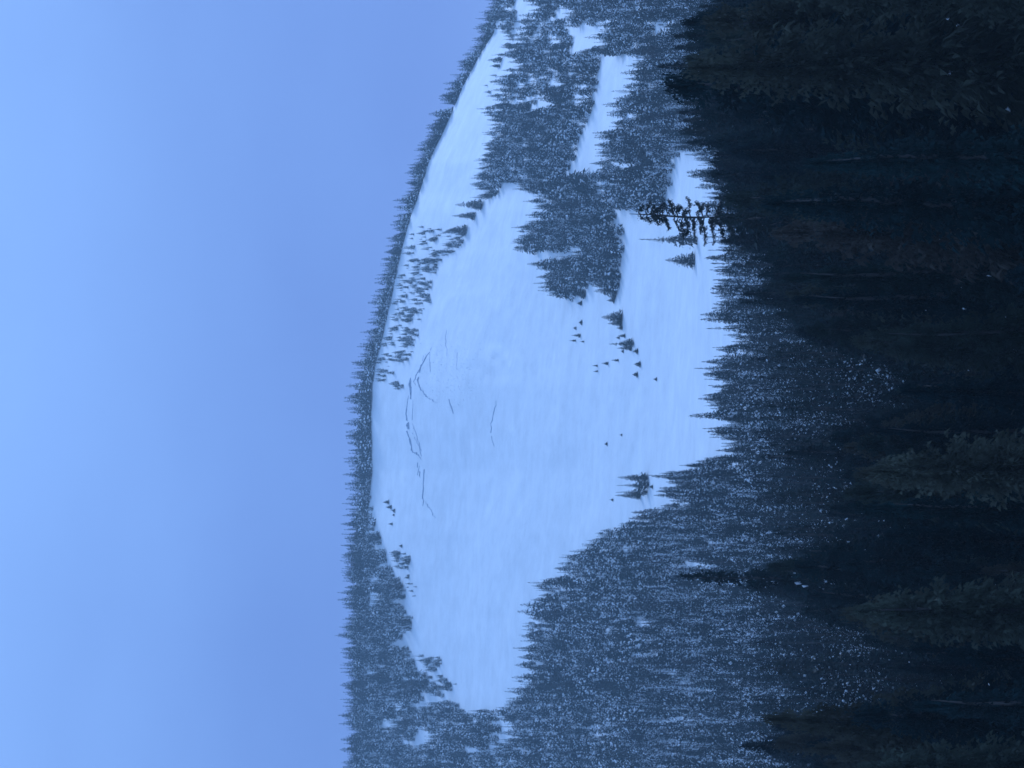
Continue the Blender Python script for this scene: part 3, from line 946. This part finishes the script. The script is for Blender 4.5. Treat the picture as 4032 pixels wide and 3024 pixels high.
CRACKS = [
 ([(1700, 1372), (1678, 1410), (1662, 1440), (1652, 1470), (1646, 1500), (1655, 1525), (1672, 1548), (1690, 1570), (1712, 1580), (1722, 1588)], .7),
 ([(1668, 1400), (1664, 1436), (1640, 1478), (1630, 1500), (1640, 1518)], .35),
 ([(1618, 1482), (1620, 1530), (1618, 1575)], 1.1),
 ([(1608, 1562), (1603, 1600), (1602, 1630), (1608, 1668), (1610, 1690), (1604, 1700), (1618, 1740), (1624, 1775), (1650, 1790), (1661, 1812)], .8),
 ([(1609, 1660), (1611, 1688)], 1.4),
 ([(1625, 1575), (1626, 1620), (1622, 1650)], .25),
 ([(1628, 1668), (1636, 1700), (1646, 1730), (1655, 1760), (1663, 1792)], .35),
 ([(1622, 1700), (1640, 1738), (1660, 1775)], .3),
 ([(1645, 1800), (1647, 1840), (1658, 1885)], .45),
 ([(1652, 1835), (1646, 1868)], .3),
 ([(1675, 1835), (1669, 1890), (1668, 1960), (1669, 1990)], .6),
 ([(1676, 1972), (1690, 2000), (1704, 2020), (1716, 2038)], .4),
 ([(1768, 1572), (1776, 1600), (1785, 1626)], .5),
 ([(1957, 1580), (1950, 1610), (1938, 1650), (1933, 1700), (1937, 1735), (1946, 1756)], .3),
 ([(1694, 1388), (1693, 1440), (1697, 1470)], .2),
 ([(1758, 1300), (1752, 1330), (1764, 1400)], .15),
 ([(1800, 1390), (1802, 1450)], .15),
]
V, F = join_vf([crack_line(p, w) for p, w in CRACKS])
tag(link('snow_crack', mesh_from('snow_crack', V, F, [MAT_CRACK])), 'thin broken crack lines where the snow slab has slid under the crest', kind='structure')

def debris():
    V, F = [], []
    for _ in range(900):
        x, y = random.gauss(1770, 75), random.gauss(1470, 80)
        if x < 1655 or not (1330 < y < 1640): continue
        P = on_ground(x, y)
        r_ = random.uniform(.12, .38) * (1.6 if random.random() < .08 else 1)
        n = len(V)
        for k in range(6):
            u = ((1, 0, .1), (0, 1, 0), (-1, 0, .1), (0, -1, 0), (0, 0, .8), (0, 0, -.8))[k]
            V.append(tuple(P[q] + u[q] * r_ * random.uniform(.6, 1.4) for q in range(3)))
        F.extend([[n + a, n + b_, n + c] for a, b_, c in ((0, 1, 4), (1, 2, 4), (2, 3, 4), (3, 0, 4), (1, 0, 5), (2, 1, 5), (3, 2, 5), (0, 3, 5))])
    tag(link('snow_debris', mesh_from('snow_debris', V, F, [MAT_BSNOW])), 'broken snow blocks strewn below the crack lines', kind='stuff')
debris()

# ------------------------------------------------------------------ haze
def haze():
    x0, x1, y0, y1 = -2700, 2700, -2700, 2700
    z0, z1 = float(GZ.min()) - 2.0, float(GZ.max()) + 26.0
    V = [(x, y, z) for z in (z0, z1) for y in (y0, y1) for x in (x0, x1)]
    F = [[0, 2, 3, 1], [4, 5, 7, 6], [0, 1, 5, 4], [2, 6, 7, 3], [0, 4, 6, 2], [1, 3, 7, 5]]
    m = bpy.data.materials.new('haze'); m.use_nodes = True
    t = m.node_tree; t.nodes.clear()
    o = t.nodes.new('ShaderNodeOutputMaterial'); v = t.nodes.new('ShaderNodeVolumePrincipled')
    v.inputs['Color'].default_value = (0.72, 0.88, 1, 1)
    v.inputs['Density'].default_value = 0.000125
    v.inputs['Anisotropy'].default_value = 0.1
    t.links.new(v.outputs[0], o.inputs['Volume'])
    tag(link('haze', mesh_from('haze', V, F, [m])), kind='stuff')
haze()
